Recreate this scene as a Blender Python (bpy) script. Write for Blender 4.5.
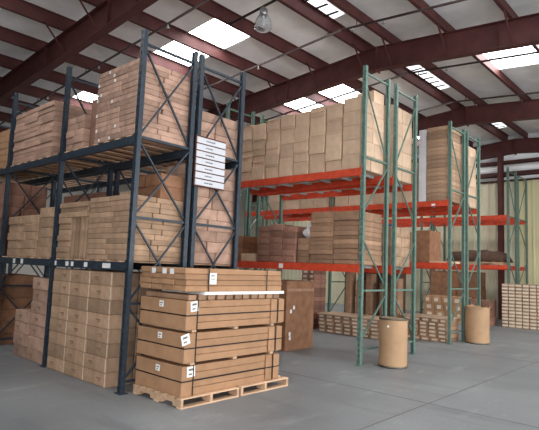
import bpy, bmesh, math, random
from mathutils import Vector, Matrix

for o in list(bpy.data.objects):
    bpy.data.objects.remove(o)
sc = bpy.context.scene
C = sc.collection
rnd = random.Random(7)

# ------------------------------------------------------------------ camera
IMG_W, IMG_H, F_PX = 539, 430, 510.84
CAM_H = 1.78
yaw, pitch, roll = math.radians(42.415), math.radians(5.807), math.radians(2.297)
fw = Vector((-math.sin(yaw) * math.cos(pitch), math.cos(yaw) * math.cos(pitch), math.sin(pitch)))
r0 = Vector((math.cos(yaw), math.sin(yaw), 0))
u0 = r0.cross(fw)
rr = r0 * math.cos(roll) + u0 * math.sin(roll)
uu = -r0 * math.sin(roll) + u0 * math.cos(roll)
cam_d = bpy.data.cameras.new('camera')
cam_d.sensor_width = 36.0
cam_d.lens = F_PX / IMG_W * 36.0
cam_d.clip_start = 0.05
cam_d.clip_end = 200
cam = bpy.data.objects.new('camera', cam_d)
C.objects.link(cam)
cam.matrix_world = Matrix(((rr.x, uu.x, -fw.x, 0), (rr.y, uu.y, -fw.y, 0), (rr.z, uu.z, -fw.z, CAM_H), (0, 0, 0, 1)))
sc.camera = cam

# ------------------------------------------------------------------ world, exposure, daylight
SKY = 9.0          # overcast daylight outside the added open dock doors
SKYLIGHT = 12.0    # translucent roof panels
w = bpy.data.worlds.new('overcast_sky')
sc.world = w
w.use_nodes = True
bg = w.node_tree.nodes['Background']
bg.inputs[0].default_value = (0.95, 0.97, 1.0, 1)
bg.inputs[1].default_value = SKY
vs = sc.view_settings
vs.view_transform = 'Standard'
vs.look = 'None'
vs.gamma = 1.0
vs.use_curve_mapping = False
vs.exposure = 0.1

def portal(loc, rot, sx, sy):
    l = bpy.data.lights.new('daylight_portal', 'AREA')
    l.shape = 'RECTANGLE'
    l.size, l.size_y = sx, sy
    l.cycles.is_portal = True
    o = bpy.data.objects.new('daylight_portal', l)
    C.objects.link(o)
    o.location = loc
    o.rotation_euler = rot
# dock door openings (near wall, right wall), unseen, added and sized to suit the light
XL, XR, YN, YF = -22.0, 8.7, -6.0, 22.75
ND = (-2.0, 6.0, 5.0)     # near wall door: x0, x1, height
RD = (3.0, 16.0, 5.0)      # right wall door: y0, y1, height
portal(((ND[0] + ND[1]) / 2, YN + 0.05, ND[2] / 2), (math.radians(90), 0, 0), ND[1] - ND[0], ND[2])
portal((XR - 0.05, (RD[0] + RD[1]) / 2, RD[2] / 2), (0, math.radians(90), 0), RD[2], RD[1] - RD[0])

# ------------------------------------------------------------------ materials
def srgb(r, g, b):
    f = lambda c: (c / 255 / 12.92) if c / 255 <= 0.04045 else ((c / 255 + 0.055) / 1.055) ** 2.4
    return (f(r), f(g), f(b), 1)

def new_mat(name, rough=0.7, metal=0.0, spec=0.3):
    m = bpy.data.materials.new(name)
    m.use_nodes = True
    b = m.node_tree.nodes['Principled BSDF']
    b.inputs['Roughness'].default_value = rough
    b.inputs['Metallic'].default_value = metal
    b.inputs['Specular IOR Level'].default_value = spec
    return m, m.node_tree.nodes, m.node_tree.links, b

def varied(name, col, dark=0.75, light=1.15, rough=0.8, noise_scale=6.0, noise_amt=0.25, bump=0.0, spec=0.25, rand=True, stretch=None, metal=0.0):
    """paint/cardboard: per-object tint + soft mottling"""
    m, n, l, b = new_mat(name, rough, metal, spec)
    c = srgb(*col)
    tc = n.new('ShaderNodeTexCoord')
    mp = n.new('ShaderNodeMapping')
    if stretch:
        mp.inputs['Scale'].default_value = stretch
    l.new(tc.outputs['Object'], mp.inputs[0])
    nz = n.new('ShaderNodeTexNoise')
    nz.inputs['Scale'].default_value = noise_scale
    nz.inputs['Detail'].default_value = 4
    l.new(mp.outputs[0], nz.inputs['Vector'])
    mr = n.new('ShaderNodeMapRange')
    mr.inputs['From Min'].default_value = 0.3
    mr.inputs['From Max'].default_value = 0.7
    mr.inputs['To Min'].default_value = 1 - noise_amt
    mr.inputs['To Max'].default_value = 1 + noise_amt * 0.6
    l.new(nz.outputs['Fac'], mr.inputs['Value'])
    val = mr.outputs[0]
    if rand:
        oi = n.new('ShaderNodeObjectInfo')
        m2 = n.new('ShaderNodeMapRange')
        m2.inputs['To Min'].default_value = dark
        m2.inputs['To Max'].default_value = light
        l.new(oi.outputs['Random'], m2.inputs['Value'])
        mu = n.new('ShaderNodeMath')
        mu.operation = 'MULTIPLY'
        l.new(val, mu.inputs[0])
        l.new(m2.outputs[0], mu.inputs[1])
        val = mu.outputs[0]
    vm = n.new('ShaderNodeVectorMath')
    vm.operation = 'SCALE'
    vm.inputs[0].default_value = c[:3]
    l.new(val, vm.inputs['Scale'])
    l.new(vm.outputs[0], b.inputs['Base Color'])
    if bump:
        bp = n.new('ShaderNodeBump')
        bp.inputs['Strength'].default_value = bump
        bp.inputs['Distance'].default_value = 0.01
        l.new(nz.outputs['Fac'], bp.inputs['Height'])
        l.new(bp.outputs[0], b.inputs['Normal'])
    return m

M = {}
M['card_tan'] = varied('cardboard_tan', (207, 178, 151), 0.86, 1.1, noise_amt=0.12)
M['card_pink'] = varied('cardboard_pinkish', (182, 148, 129), 0.72, 1.16)
M['card_mid'] = varied('cardboard_mid', (172, 142, 116), 0.74, 1.16)
M['card_warm'] = varied('cardboard_warm', (170, 131, 99), 0.9, 1.07, noise_amt=0.12)
M['card_brown'] = varied('cardboard_brown', (164, 130, 104), 0.66, 1.18)
M['card_dark'] = varied('cardboard_dark', (146, 106, 80), 0.75, 1.15)
M['card_red'] = varied('cardboard_reddish', (148, 110, 94), 0.66, 1.18)
M['blue'] = varied('rack_blue_paint', (45, 56, 67), 0.9, 1.1, rough=0.45, noise_scale=20, noise_amt=0.35, spec=0.4, rand=False)
M['green'] = varied('rack_green_paint', (98, 124, 113), 0.9, 1.1, rough=0.5, noise_scale=15, noise_amt=0.25, spec=0.4, rand=False)
M['orange'] = varied('rack_orange_paint', (208, 74, 46), 0.9, 1.1, rough=0.5, noise_scale=8, noise_amt=0.2, spec=0.35, rand=False)
M['galv'] = varied('galvanised_bar', (170, 172, 170), rough=0.5, metal=0.3, noise_amt=0.15)
M['wood'] = varied('raw_wood', (210, 174, 142), 0.8, 1.12, noise_scale=9, noise_amt=0.25, stretch=(1, 0.15, 1))
M['steel_red'] = varied('red_oxide_steel', (84, 48, 46), rough=0.6, noise_scale=2.5, noise_amt=0.25, rand=False)
M['blanket'] = varied('white_insulation_blanket', (246, 246, 246), 0.95, 1.05, rough=0.85, noise_scale=1.6, noise_amt=0.10, bump=0.25)
M['pipe'] = varied('dull_pipe', (96, 84, 82), rough=0.45, metal=0.5, noise_amt=0.2, rand=False)
M['wall_cream'] = varied('cream_steel_sheet', (214, 208, 180), 0.95, 1.05, rough=0.55, noise_scale=1.0, noise_amt=0.08)
M['wall_yellow'] = varied('yellow_steel_sheet', (204, 197, 156), 0.95, 1.05, rough=0.55, noise_scale=1.0, noise_amt=0.08)
M['wall_plain'] = varied('grey_wall_sheet', (170, 166, 158), rough=0.7, noise_scale=1.0, noise_amt=0.1, rand=False)
M['white'] = varied('white_paper', (236, 234, 230), 0.95, 1.03, noise_amt=0.05)
M['white_film'] = varied('white_stretch_film', (222, 220, 222), 0.95, 1.05, rough=0.35, noise_amt=0.1, bump=0.3)
M['pale'] = varied('pale_end_and_highlight', (214, 198, 176), 0.9, 1.08, noise_amt=0.1)
M['ink'] = varied('dark_print', (150, 116, 94), noise_amt=0.3)
M['grey_ink'] = varied('grey_print', (120, 120, 118), noise_amt=0.3)
M['strap'] = varied('black_strap', (34, 28, 26), rough=0.4, noise_amt=0.1)
M['drum'] = varied('fibre_drum_kraft', (176, 142, 109), 0.92, 1.05, rough=0.65, noise_scale=3, noise_amt=0.14)
M['drum_rim'] = varied('drum_steel_rim', (120, 112, 100), rough=0.4, metal=0.7, noise_amt=0.2)
M['cover'] = varied('brown_tarpaulin', (96, 74, 62), rough=0.8, noise_scale=4, noise_amt=0.3, bump=0.5)
M['sign_frame'] = varied('sign_brown_frame', (110, 66, 54), noise_amt=0.1)
M['sign_face'] = varied('sign_face', (206, 207, 212), noise_amt=0.05, rand=False)
M['lampmetal'] = varied('lamp_aluminium', (190, 190, 192), rough=0.35, metal=0.8, noise_amt=0.1)
M['dark'] = varied('dark_steel', (40, 32, 32), rough=0.6, noise_amt=0.2)
M['blue_tube'] = varied('blue_tube', (70, 86, 120), rough=0.5, noise_amt=0.1)

m, n, l, b = new_mat('concrete_floor', 0.5, 0, 0.35)
tc = n.new('ShaderNodeTexCoord')
n1 = n.new('ShaderNodeTexNoise'); n1.inputs['Scale'].default_value = 0.45; n1.inputs['Detail'].default_value = 6
n2 = n.new('ShaderNodeTexNoise'); n2.inputs['Scale'].default_value = 30; n2.inputs['Detail'].default_value = 3
l.new(tc.outputs['Object'], n1.inputs['Vector']); l.new(tc.outputs['Object'], n2.inputs['Vector'])
cr = n.new('ShaderNodeValToRGB')
cr.color_ramp.elements[0].position = 0.3; cr.color_ramp.elements[0].color = srgb(112, 115, 117)
cr.color_ramp.elements[1].position = 0.7; cr.color_ramp.elements[1].color = srgb(144, 147, 148)
l.new(n1.outputs['Fac'], cr.inputs[0])
mx = n.new('ShaderNodeMix'); mx.data_type = 'RGBA'; mx.blend_type = 'OVERLAY'
mx.inputs['Factor'].default_value = 0.18
l.new(cr.outputs[0], mx.inputs[6]); l.new(n2.outputs['Fac'], mx.inputs[7])
n3 = n.new('ShaderNodeTexNoise'); n3.inputs['Scale'].default_value = 1.3; n3.inputs['Detail'].default_value = 9; n3.inputs['Roughness'].default_value = 0.7
mp3 = n.new('ShaderNodeMapping'); mp3.inputs['Scale'].default_value = (1.6, 0.5, 1); mp3.inputs['Rotation'].default_value = (0, 0, 0.5)
l.new(tc.outputs['Object'], mp3.inputs[0]); l.new(mp3.outputs[0], n3.inputs['Vector'])
w3 = n.new('ShaderNodeMapRange'); w3.inputs['From Min'].default_value = 0.55; w3.inputs['From Max'].default_value = 0.75; w3.inputs['To Max'].default_value = 0.45
l.new(n3.outputs['Fac'], w3.inputs['Value'])
mw = n.new('ShaderNodeMix'); mw.data_type = 'RGBA'; mw.inputs[7].default_value = srgb(176, 178, 177)
l.new(w3.outputs[0], mw.inputs['Factor']); l.new(mx.outputs[2], mw.inputs[6])
n4 = n.new('ShaderNodeTexNoise'); n4.inputs['Scale'].default_value = 0.9; n4.inputs['Detail'].default_value = 7
mp4 = n.new('ShaderNodeMapping'); mp4.inputs['Location'].default_value = (13, 4, 0); mp4.inputs['Scale'].default_value = (0.5, 2.2, 1); mp4.inputs['Rotation'].default_value = (0, 0, -0.3)
l.new(tc.outputs['Object'], mp4.inputs[0]); l.new(mp4.outputs[0], n4.inputs['Vector'])
w4 = n.new('ShaderNodeMapRange'); w4.inputs['From Min'].default_value = 0.56; w4.inputs['From Max'].default_value = 0.72; w4.inputs['To Max'].default_value = 0.4
l.new(n4.outputs['Fac'], w4.inputs['Value'])
md = n.new('ShaderNodeMix'); md.data_type = 'RGBA'; md.inputs[7].default_value = srgb(92, 94, 97)
l.new(w4.outputs[0], md.inputs['Factor']); l.new(mw.outputs[2], md.inputs[6])
l.new(md.outputs[2], b.inputs['Base Color'])
rm = n.new('ShaderNodeMapRange'); rm.inputs['To Min'].default_value = 0.38; rm.inputs['To Max'].default_value = 0.6
l.new(n1.outputs['Fac'], rm.inputs['Value']); l.new(rm.outputs[0], b.inputs['Roughness'])
M['floor'] = m

m, n, l, b = new_mat('translucent_skylight', 0.6)
b.inputs['Base Color'].default_value = srgb(235, 238, 240)
b.inputs['Emission Color'].default_value = (0.97, 0.985, 1.0, 1)
b.inputs['Emission Strength'].default_value = SKYLIGHT
M['sky'] = m
m, n, l, b = new_mat('ridge_skylight', 0.6)
b.inputs['Base Color'].default_value = srgb(225, 228, 235)
b.inputs['Emission Color'].default_value = (0.93, 0.96, 1.0, 1)
b.inputs['Emission Strength'].default_value = 1.6
M['vent'] = m
m, n, l, b = new_mat('prismatic_glass', 0.12)
b.inputs['Base Color'].default_value = (0.85, 0.87, 0.88, 1)
b.inputs['Transmission Weight'].default_value = 0.85
b.inputs['IOR'].default_value = 1.25
M['glass'] = m

# ------------------------------------------------------------------ mesh helpers
def abox(bm, x0, x1, y0, y1, z0, z1):
    v = [bm.verts.new(p) for p in ((x0, y0, z0), (x1, y0, z0), (x1, y1, z0), (x0, y1, z0), (x0, y0, z1), (x1, y0, z1), (x1, y1, z1), (x0, y1, z1))]
    for f in ((3, 2, 1, 0), (4, 5, 6, 7), (0, 1, 5, 4), (1, 2, 6, 5), (2, 3, 7, 6), (3, 0, 4, 7)):
        bm.faces.new([v[i] for i in f])
    return v

def bar(bm, p0, p1, a, c):
    """rectangular bar between two points, section a (horizontal side) x c"""
    p0, p1 = Vector(p0), Vector(p1)
    d = (p1 - p0).normalized()
    s = d.cross(Vector((0, 0, 1)))
    if s.length < 1e-4:
        s = Vector((1, 0, 0))
    s.normalize()
    t = d.cross(s)
    q = []
    for p in (p0, p1):
        for i, j in ((-1, -1), (1, -1), (1, 1), (-1, 1)):
            q.append(bm.verts.new(p + s * a / 2 * i + t * c / 2 * j))
    for f in ((0, 1, 2, 3), (7, 6, 5, 4), (0, 4, 5, 1), (1, 5, 6, 2), (2, 6, 7, 3), (3, 7, 4, 0)):
        bm.faces.new([q[i] for i in f])

def tube(bm, p0, p1, rad, seg=8):
    p0, p1 = Vector(p0), Vector(p1)
    d = (p1 - p0).normalized()
    s = d.cross(Vector((0, 0, 1)))
    if s.length < 1e-4:
        s = Vector((1, 0, 0))
    s.normalize()
    t = d.cross(s)
    a = [[bm.verts.new(p + (s * math.cos(k * 2 * math.pi / seg) + t * math.sin(k * 2 * math.pi / seg)) * rad) for k in range(seg)] for p in (p0, p1)]
    for k in range(seg):
        bm.faces.new((a[0][k], a[0][(k + 1) % seg], a[1][(k + 1) % seg], a[1][k]))
    bm.faces.new(a[0][::-1]); bm.faces.new(a[1])

def lathe(bm, prof, seg=32):
    rings = []
    for r, z in prof:
        rings.append([bm.verts.new((r * math.cos(k * 2 * math.pi / seg), r * math.sin(k * 2 * math.pi / seg), z)) for k in range(seg)] if r > 1e-5 else [bm.verts.new((0, 0, z))])
    for a, c in zip(rings, rings[1:]):
        for k in range(seg):
            k2 = (k + 1) % seg
            if len(a) == 1 and len(c) == 1: continue
            if len(a) == 1: bm.faces.new((a[0], c[k2], c[k]))
            elif len(c) == 1: bm.faces.new((a[k], a[k2], c[0]))
            else: bm.faces.new((a[k], a[k2], c[k2], c[k]))

def mesh(name, bm, mat, smooth=False):
    bmesh.ops.recalc_face_normals(bm, faces=bm.faces)
    me = bpy.data.meshes.new(name)
    bm.to_mesh(me); bm.free()
    me.materials.append(mat)
    if smooth:
        for p in me.polygons: p.use_smooth = True
    return me

def put(name, me, parent=None, loc=(0, 0, 0), rot=None):
    o = bpy.data.objects.new(name, me)
    C.objects.link(o)
    o.location = loc
    if rot: o.rotation_euler = rot
    if parent: o.parent = parent
    return o

def obj(name, bm, mat, parent=None, loc=(0, 0, 0), rot=None, smooth=False):
    return put(name, mesh(name, bm, mat, smooth), parent, loc, rot)

def boxobj(name, x0, x1, y0, y1, z0, z1, mat, parent=None, bev=0.0):
    """box with its origin at its base centre"""
    bm = bmesh.new()
    cx, cy = (x0 + x1) / 2, (y0 + y1) / 2
    abox(bm, x0 - cx, x1 - cx, y0 - cy, y1 - cy, 0, z1 - z0)
    if bev:
        bmesh.ops.bevel(bm, geom=bm.edges[:], offset=bev, segments=1, affect='EDGES')
    return obj(name, bm, mat, parent, (cx, cy, z0))

def thing(name, label, cat, loc=(0, 0, 0), group=None):
    o = bpy.data.objects.new(name, None)
    C.objects.link(o)
    o.location = loc
    o.empty_display_size = 0.1
    return tag(o, label, cat, group)

def tag(o, label, cat, group=None):
    o['label'] = label; o['category'] = cat
    if group: o['group'] = group
    return o

def struct(o):
    o['kind'] = 'structure'
    return o

def sempty(name):
    o = bpy.data.objects.new(name, None); C.objects.link(o)
    return struct(o)

# ------------------------------------------------------------------ the building
RX, RZ, SL = -6.65, 7.55, 0.08        # ridge x, purlin underside at ridge, roof slope
zr = lambda x: RZ - SL * abs(x - RX)
PD = 0.3                               # purlin depth
RAF = [-0.6, 5.3, 11.2, 17.2, 22.45]
bm = bmesh.new(); abox(bm, XL - 3, XR + 3, YN - 3, YF + 0.3, -0.2, 0)
fl = struct(obj('floor', bm, M['floor']))
for yj in (0.6, 6.9, 12.0, 17.8):
    bm = bmesh.new(); abox(bm, XL, XR, yj - 0.006, yj + 0.006, -0.01, 0.0008); obj('slab_joint', bm, M['pipe'], fl)
for xj in (-3.2, 2.9):
    bm = bmesh.new(); abox(bm, xj - 0.006, xj + 0.006, YN, YF, -0.01, 0.0008); obj('slab_joint', bm, M['pipe'], fl)

ceil = sempty('ceiling')
purl = [-7.05 - 1.5 * k for k in range(10)] + [-6.25 + 1.43 * k for k in range(11)]
for x in purl:
    if not XL < x < XR: continue
    bm = bmesh.new()
    s = 1 if x > RX else -1
    abox(bm, -0.008, 0.008, 0, YF - YN, 0, PD)
    abox(bm, min(0, s * 0.075), max(0, s * 0.075), 0, YF - YN, 0, 0.012)
    abox(bm, min(0, -s * 0.075), max(0, -s * 0.075), 0, YF - YN, PD - 0.012, PD)
    obj('purlin', bm, M['steel_red'], ceil, (x, YN, zr(x)))

def rafter(y, x0, x1, depth=0.6, fl=0.22):
    bm = bmesh.new()
    for (dz0, dz1, hw) in ((-0.015, 0.0, fl / 2), (-depth + 0.015, -0.015, 0.008), (-depth, -depth + 0.015, fl / 2)):
        v = []
        for x in (x0, x1):
            for yy, dz in ((-hw, dz0), (hw, dz0), (hw, dz1), (-hw, dz1)):
                v.append(bm.verts.new((x - x0, yy, zr(x) + dz - zr(x0))))
        for f in ((0, 1, 2, 3), (7, 6, 5, 4), (0, 4, 5, 1), (1, 5, 6, 2), (2, 6, 7, 3), (3, 7, 4, 0)):
            bm.faces.new([v[i] for i in f])
    # web stiffeners
    for k in range(1, int(abs(x1 - x0) // 3)):
        xs = x0 + (x1 - x0) / abs(x1 - x0) * 3 * k
        abox(bm, xs - x0 - 0.006, xs - x0 + 0.006, -fl / 2 + 0.02, fl / 2 - 0.02, zr(xs) - zr(x0) - depth + 0.015, zr(xs) - zr(x0) - 0.015)
    obj('rafter', bm, M['steel_red'], ceil, (x0, y, zr(x0)))
for y in RAF:
    rafter(y, RX, XL); rafter(y, RX, XR)
    bm = bmesh.new(); abox(bm, -0.012, 0.012, -0.12, 0.12, -0.66, 0)
    obj('ridge_splice_plate', bm, M['steel_red'], ceil, (RX, y, RZ))
for y in RAF[1:4]:
    for x in purl:
        if -13 < x < 0 and abs(x - RX) > 0.1:
            bm = bmesh.new()
            bar(bm, (0, -0.62, 0.02), (0, -0.1, -0.56), 0.04, 0.02)
            obj('flange_brace', bm, M['steel_red'], ceil, (x + 0.05, y, zr(x)))

# roof cells: blanket panels and translucent skylights between the purlins
SKX = [(-11.55, -8.55), (-17.55, -14.55), (-4.82, -1.96), (0.9, 3.76)]
SKY_Y = [(1.6, 2.8), (7.6, 8.85), (13.0, 14.8), (19.4, 20.8)]
VENT = [(7.5, 9.65), (13.05, 15.75), (20.5, 21.4)]
gx = sorted([x for x in purl if XL < x < XR] + [XL, XR, RX])
nwin = 0
def cell(x0, x1, y0, y1, mat, name, parent, sag=0.0):
    bm = bmesh.new()
    nx, ny = 3, max(2, int((y1 - y0) / 0.75))
    ox, oy = x0, y0
    oz = zr(x0) + PD
    top = []; bot = []
    for i in range(nx + 1):
        tr, br_ = [], []
        for j in range(ny + 1):
            x = x0 + (x1 - x0) * i / nx; y = y0 + (y1 - y0) * j / ny
            z = zr(x) + PD
            s = sag * math.sin(math.pi * i / nx) * (0.7 + 0.3 * math.sin(j * 2.3 + x0 * 3))
            br_.append(bm.verts.new((x - ox, y - oy, z - s - oz)))
            tr.append(bm.verts.new((x - ox, y - oy, z + 0.06 - oz)))
        top.append(tr); bot.append(br_)
    for i in range(nx):
        for j in range(ny):
            bm.faces.new((bot[i][j], bot[i][j + 1], bot[i + 1][j + 1], bot[i + 1][j]))
    bm.faces.new((top[0][0], top[nx][0], top[nx][ny], top[0][ny]))
    o = obj(name, bm, mat, parent, (ox, oy, oz))
    return o
yb = [YN] + RAF[:-1] + [YF]
for a, c in zip(gx, gx[1:]):
    mid = (a + c) / 2
    insky = any(s0 - 0.01 <= a and c <= s1 + 0.01 for s0, s1 in SKX)
    isvent = abs(c - RX) < 1e-4
    for y0, y1 in zip(yb, yb[1:]):
        spans = [(s0, s1, 'sky') for s0, s1 in SKY_Y if insky and y0 <= s0 < y1 and not (s0 > 19 and -5 < a < 0) and not (s0 < 5 and a < -13)]
        if isvent: spans = [(s0, s1, 'vent') for s0, s1 in VENT if y0 <= s0 < y1]
        y = y0
        for s0, s1, kd in spans:
            cell(a, c, y, s0, M['blanket'], 'ceiling_panel', ceil, 0.035)
            nwin += 1
            wn = struct(cell(a, c, s0, s1, M[kd], 'window_%d' % nwin, None))
            if kd == 'sky':
                for yy in (s0, (s0 + s1) / 2, s1):
                    bm = bmesh.new(); bar(bm, (0, 0, -0.01), (c - a, 0, zr(c) - zr(a) - 0.01), 0.03, 0.02)
                    obj('glazing_bar', bm, M['galv'], wn, (0, yy - s0, 0))
            else:
                k = s0 + 0.2
                while k < s1:
                    bm = bmesh.new(); abox(bm, 0.0, c - a, -0.03, 0.03, -0.03, -0.012)
                    obj('ridge_strap', bm, M['dark'], wn, (0, k - s0, 0))
                    k += 0.42
            y = s1
        cell(a, c, y, y1, M['blanket'], 'ceiling_panel', ceil, 0.035)

# far wall with ribbed sheets, girts, insulation band and a column
wf = sempty('wall_far')
def gable(bm, x0, x1, y0, y1, zlo):
    xs_ = [x0] + ([RX] if x0 < RX < x1 else []) + [x1]
    for a, c in zip(xs_, xs_[1:]):
        v = [bm.verts.new(p) for p in ((a, y0, zlo), (c, y0, zlo), (c, y1, zlo), (a, y1, zlo), (a, y0, zr(a) + PD + 0.06), (c, y0, zr(c) + PD + 0.06), (c, y1, zr(c) + PD + 0.06), (a, y1, zr(a) + PD + 0.06))]
        for f in ((3, 2, 1, 0), (4, 5, 6, 7), (0, 1, 5, 4), (1, 2, 6, 5), (2, 3, 7, 6), (3, 0, 4, 7)):
            bm.faces.new([v[i] for i in f])
bm = bmesh.new(); gable(bm, XL, XR, YF, YF + 0.15, 0)
obj('wall_backing', bm, M['blanket'], wf)
def ribbed(wd, h):
    bm = bmesh.new()
    prof = []
    nr = 3
    for k in range(nr):
        x = wd * k / nr; s = wd / nr
        prof += [(x, 0), (x + s * 0.66, 0), (x + s * 0.74, -0.035), (x + s * 0.92, -0.035), (x + s, 0)]
    prof = [p for i, p in enumerate(prof) if i == 0 or p != prof[i - 1]]
    vb = [bm.verts.new((x, y, 0)) for x, y in prof]; vt = [bm.verts.new((x, y, h)) for x, y in prof]
    for i in range(len(prof) - 1):
        bm.faces.new((vb[i], vb[i + 1], vt[i + 1], vt[i]))
    bk0 = bm.verts.new((0, 0.03, 0)); bk1 = bm.verts.new((wd, 0.03, 0)); bk2 = bm.verts.new((wd, 0.03, h)); bk3 = bm.verts.new((0, 0.03, h))
    bm.faces.new((bk0, bk3, bk2, bk1))
    return bm
me_c = mesh('wall_sheet', ribbed(0.9, 5.8), M['wall_cream'])
me_y = mesh('wall_sheet', ribbed(0.9, 5.8), M['wall_yellow'])
x = XL
while x < XR - 0.9:
    put('wall_sheet', me_y if x > -7.5 else me_c, wf, (x + 0.005, YF - 0.04, 0))
    x += 0.905
for z, h, d in ((6.55, 0.14, 0.2), (6.02, 0.18, 0.2), (5.8, 0.07, 0.12)):
    bm = bmesh.new()
    abox(bm, XL, XR, -d, 0, 0, 0.02); abox(bm, XL, XR, -d, -d + 0.015, 0, h); abox(bm, XL, XR, -d, 0, h - 0.015, h)
    obj('girt', bm, M['steel_red'], wf, (0, YF - 0.005, z))
bm = bmesh.new()
for k in range(30):
    x0 = XL + k * 1.02
    lo = [bm.verts.new((x0, YF - 0.02, z)) for z in (6.2, 6.55)]
# quilted insulation rolls between the girts
for z0, z1 in ((6.2, 6.55), (6.69, 7.3)):
    rows = []
    for i in range(7):
        t = i / 6
        rows.append([bm.verts.new((XL + (XR - XL) * k / 60, YF - 0.02 - 0.14 * math.sin(math.pi * t) * (0.85 + 0.15 * math.sin(k * 1.7)), z0 + (z1 - z0) * t)) for k in range(61)])
    for i in range(6):
        for k in range(60):
            bm.faces.new((rows[i][k], rows[i][k + 1], rows[i + 1][k + 1], rows[i + 1][k]))
obj('insulation_roll', bm, M['blanket'], wf, smooth=True)
for x in (-7.25, -13.2, -1.3):
    bm = bmesh.new()
    h = zr(x) - 0.6
    abox(bm, -0.1, 0.1, -0.1, -0.085, 0, h); abox(bm, -0.1, 0.1, 0.085, 0.1, 0, h); abox(bm, -0.008, 0.008, -0.085, 0.085, 0, h)
    obj('wall_column', bm, M['steel_red'], wf, (x, RAF[-1] - 0.02, 0))

# other walls (out of view) with the two dock openings added to let the daylight in
bm = bmesh.new(); abox(bm, XL - 0.15, XL, YN, YF + 0.15, 0, 6.66)
struct(obj('wall_left', bm, M['wall_plain']))
bm = bmesh.new()
abox(bm, XR, XR + 0.15, YN, RD[0], 0, 6.66); abox(bm, XR, XR + 0.15, RD[1], YF + 0.15, 0, 6.66); abox(bm, XR, XR + 0.15, RD[0], RD[1], RD[2], 6.66)
struct(obj('wall_right', bm, M['wall_plain']))
bm = bmesh.new()
gable(bm, XL - 0.15, ND[0], YN - 0.15, YN, 0); gable(bm, ND[1], XR + 0.15, YN - 0.15, YN, 0); gable(bm, ND[0], ND[1], YN - 0.15, YN, ND[2])
struct(obj('wall_near', bm, M['wall_plain']))

# ------------------------------------------------------------------ sprinkler pipes and the lamp
def pipe(y, label):
    t = thing('sprinkler_pipe', label, 'pipe', (RX, y, RZ - 0.14), 'sprinkler pipes under the roof')
    for xe in (XL + 0.2, XR - 0.2):
        bm = bmesh.new(); tube(bm, (0, 0, 0), (xe - RX, 0, zr(xe) - RZ), 0.028, 8)
        obj('pipe_run', bm, M['pipe'], t, smooth=True)
    for x in purl:
        if -17 < x < 1 and purl.index(x) % 2 == 0:
            bm = bmesh.new(); tube(bm, (0, 0, 0), (0, 0, 0.16), 0.012, 6)
            obj('hanger', bm, M['pipe'], t, (x - RX, 0, zr(x) - RZ))
            bm = bmesh.new(); tube(bm, (0, 0, -0.09), (0, 0, 0), 0.016, 6); tube(bm, (0, 0, -0.1), (0, 0, -0.09), 0.035, 8)
            obj('sprinkler_head', bm, M['galv'], t, (x - RX + 0.7, 0, zr(x + 0.7) - RZ))
pipe(6.55, 'thin dark sprinkler pipe above the blue rack, nearest to the camera')
pipe(9.55, 'thin sprinkler pipe in front of the large middle rafter beside the lamp')
pipe(12.9, 'thin sprinkler pipe just beyond the large middle rafter crossing the right skylight')
pipe(16.0, 'thin sprinkler pipe in front of the farthest dark rafter')

lx, ly = -7.45, 7.7
t = thing('high_bay_lamp', 'clear glass bell high bay lamp hanging from the roof purlins', 'lamp', (lx, ly, zr(lx) - 0.545))
bm = bmesh.new(); lathe(bm, [(0.17, 0.0), (0.185, 0.02), (0.185, 0.1), (0.165, 0.2), (0.12, 0.29), (0.07, 0.33), (0.06, 0.32), (0.11, 0.28), (0.155, 0.195), (0.175, 0.1), (0.175, 0.02), (0.17, 0.0)], 32)
obj('glass_reflector', bm, M['glass'], t, smooth=True)
bm = bmesh.new(); lathe(bm, [(0.0, 0.322), (0.075, 0.322), (0.09, 0.34), (0.085, 0.46), (0.05, 0.5), (0.0, 0.5)], 20)
obj('ballast_housing', bm, M['lampmetal'], t, smooth=True)
bm = bmesh.new(); tube(bm, (0, 0, 0.5), (0, 0, 0.535), 0.015, 6)
obj('hook', bm, M['dark'], t)
bm = bmesh.new(); lathe(bm, [(0.0, 0.1), (0.035, 0.12), (0.05, 0.18), (0.03, 0.3), (0.0, 0.322)], 12)
obj('bulb', bm, M['white'], t, smooth=True)
bm = bmesh.new(); bar(bm, (-1.1, 0, 0.445), (0.4, 0, 0.565), 0.05, 0.03)
obj('mounting_bar', bm, M['dark'], t)

# ------------------------------------------------------------------ pallet racks
def column_mesh(h, mat):
    """perforated channel upright, face towards -y, origin at floor centre"""
    bm = bmesh.new()
    wdt, dep, tk = 0.078, 0.07, 0.008
    hole_w, hole_h, step = 0.022, 0.045, 0.1
    y0 = -dep / 2
    abox(bm, -wdt / 2, -hole_w / 2, y0, y0 + tk, 0, h)
    abox(bm, hole_w / 2, wdt / 2, y0, y0 + tk, 0, h)
    z = 0
    while z < h - step:
        abox(bm, -hole_w / 2, hole_w / 2, y0, y0 + tk, z, z + step - hole_h); z += step
    abox(bm, -hole_w / 2, hole_w / 2, y0, y0 + tk, z, h)
    abox(bm, -wdt / 2, -wdt / 2 + tk, y0 + tk, dep / 2, 0, h)
    abox(bm, wdt / 2 - tk, wdt / 2, y0 + tk, dep / 2, 0, h)
    abox(bm, -wdt / 2 + tk, -wdt / 2 + 0.024, dep / 2 - tk, dep / 2, 0, h)
    abox(bm, wdt / 2 - 0.024, wdt / 2 - tk, dep / 2 - tk, dep / 2, 0, h)
    return mesh('column', bm, mat)

def plate_mesh(mat):
    bm = bmesh.new(); abox(bm, -0.075, 0.075, -0.065, 0.065, 0, 0.01)
    for sx in (-0.058, 0.058):
        tube(bm, (sx, 0.0, 0.01), (sx, 0.0, 0.03), 0.009, 6)
    return mesh('base_plate', bm, mat)

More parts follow.
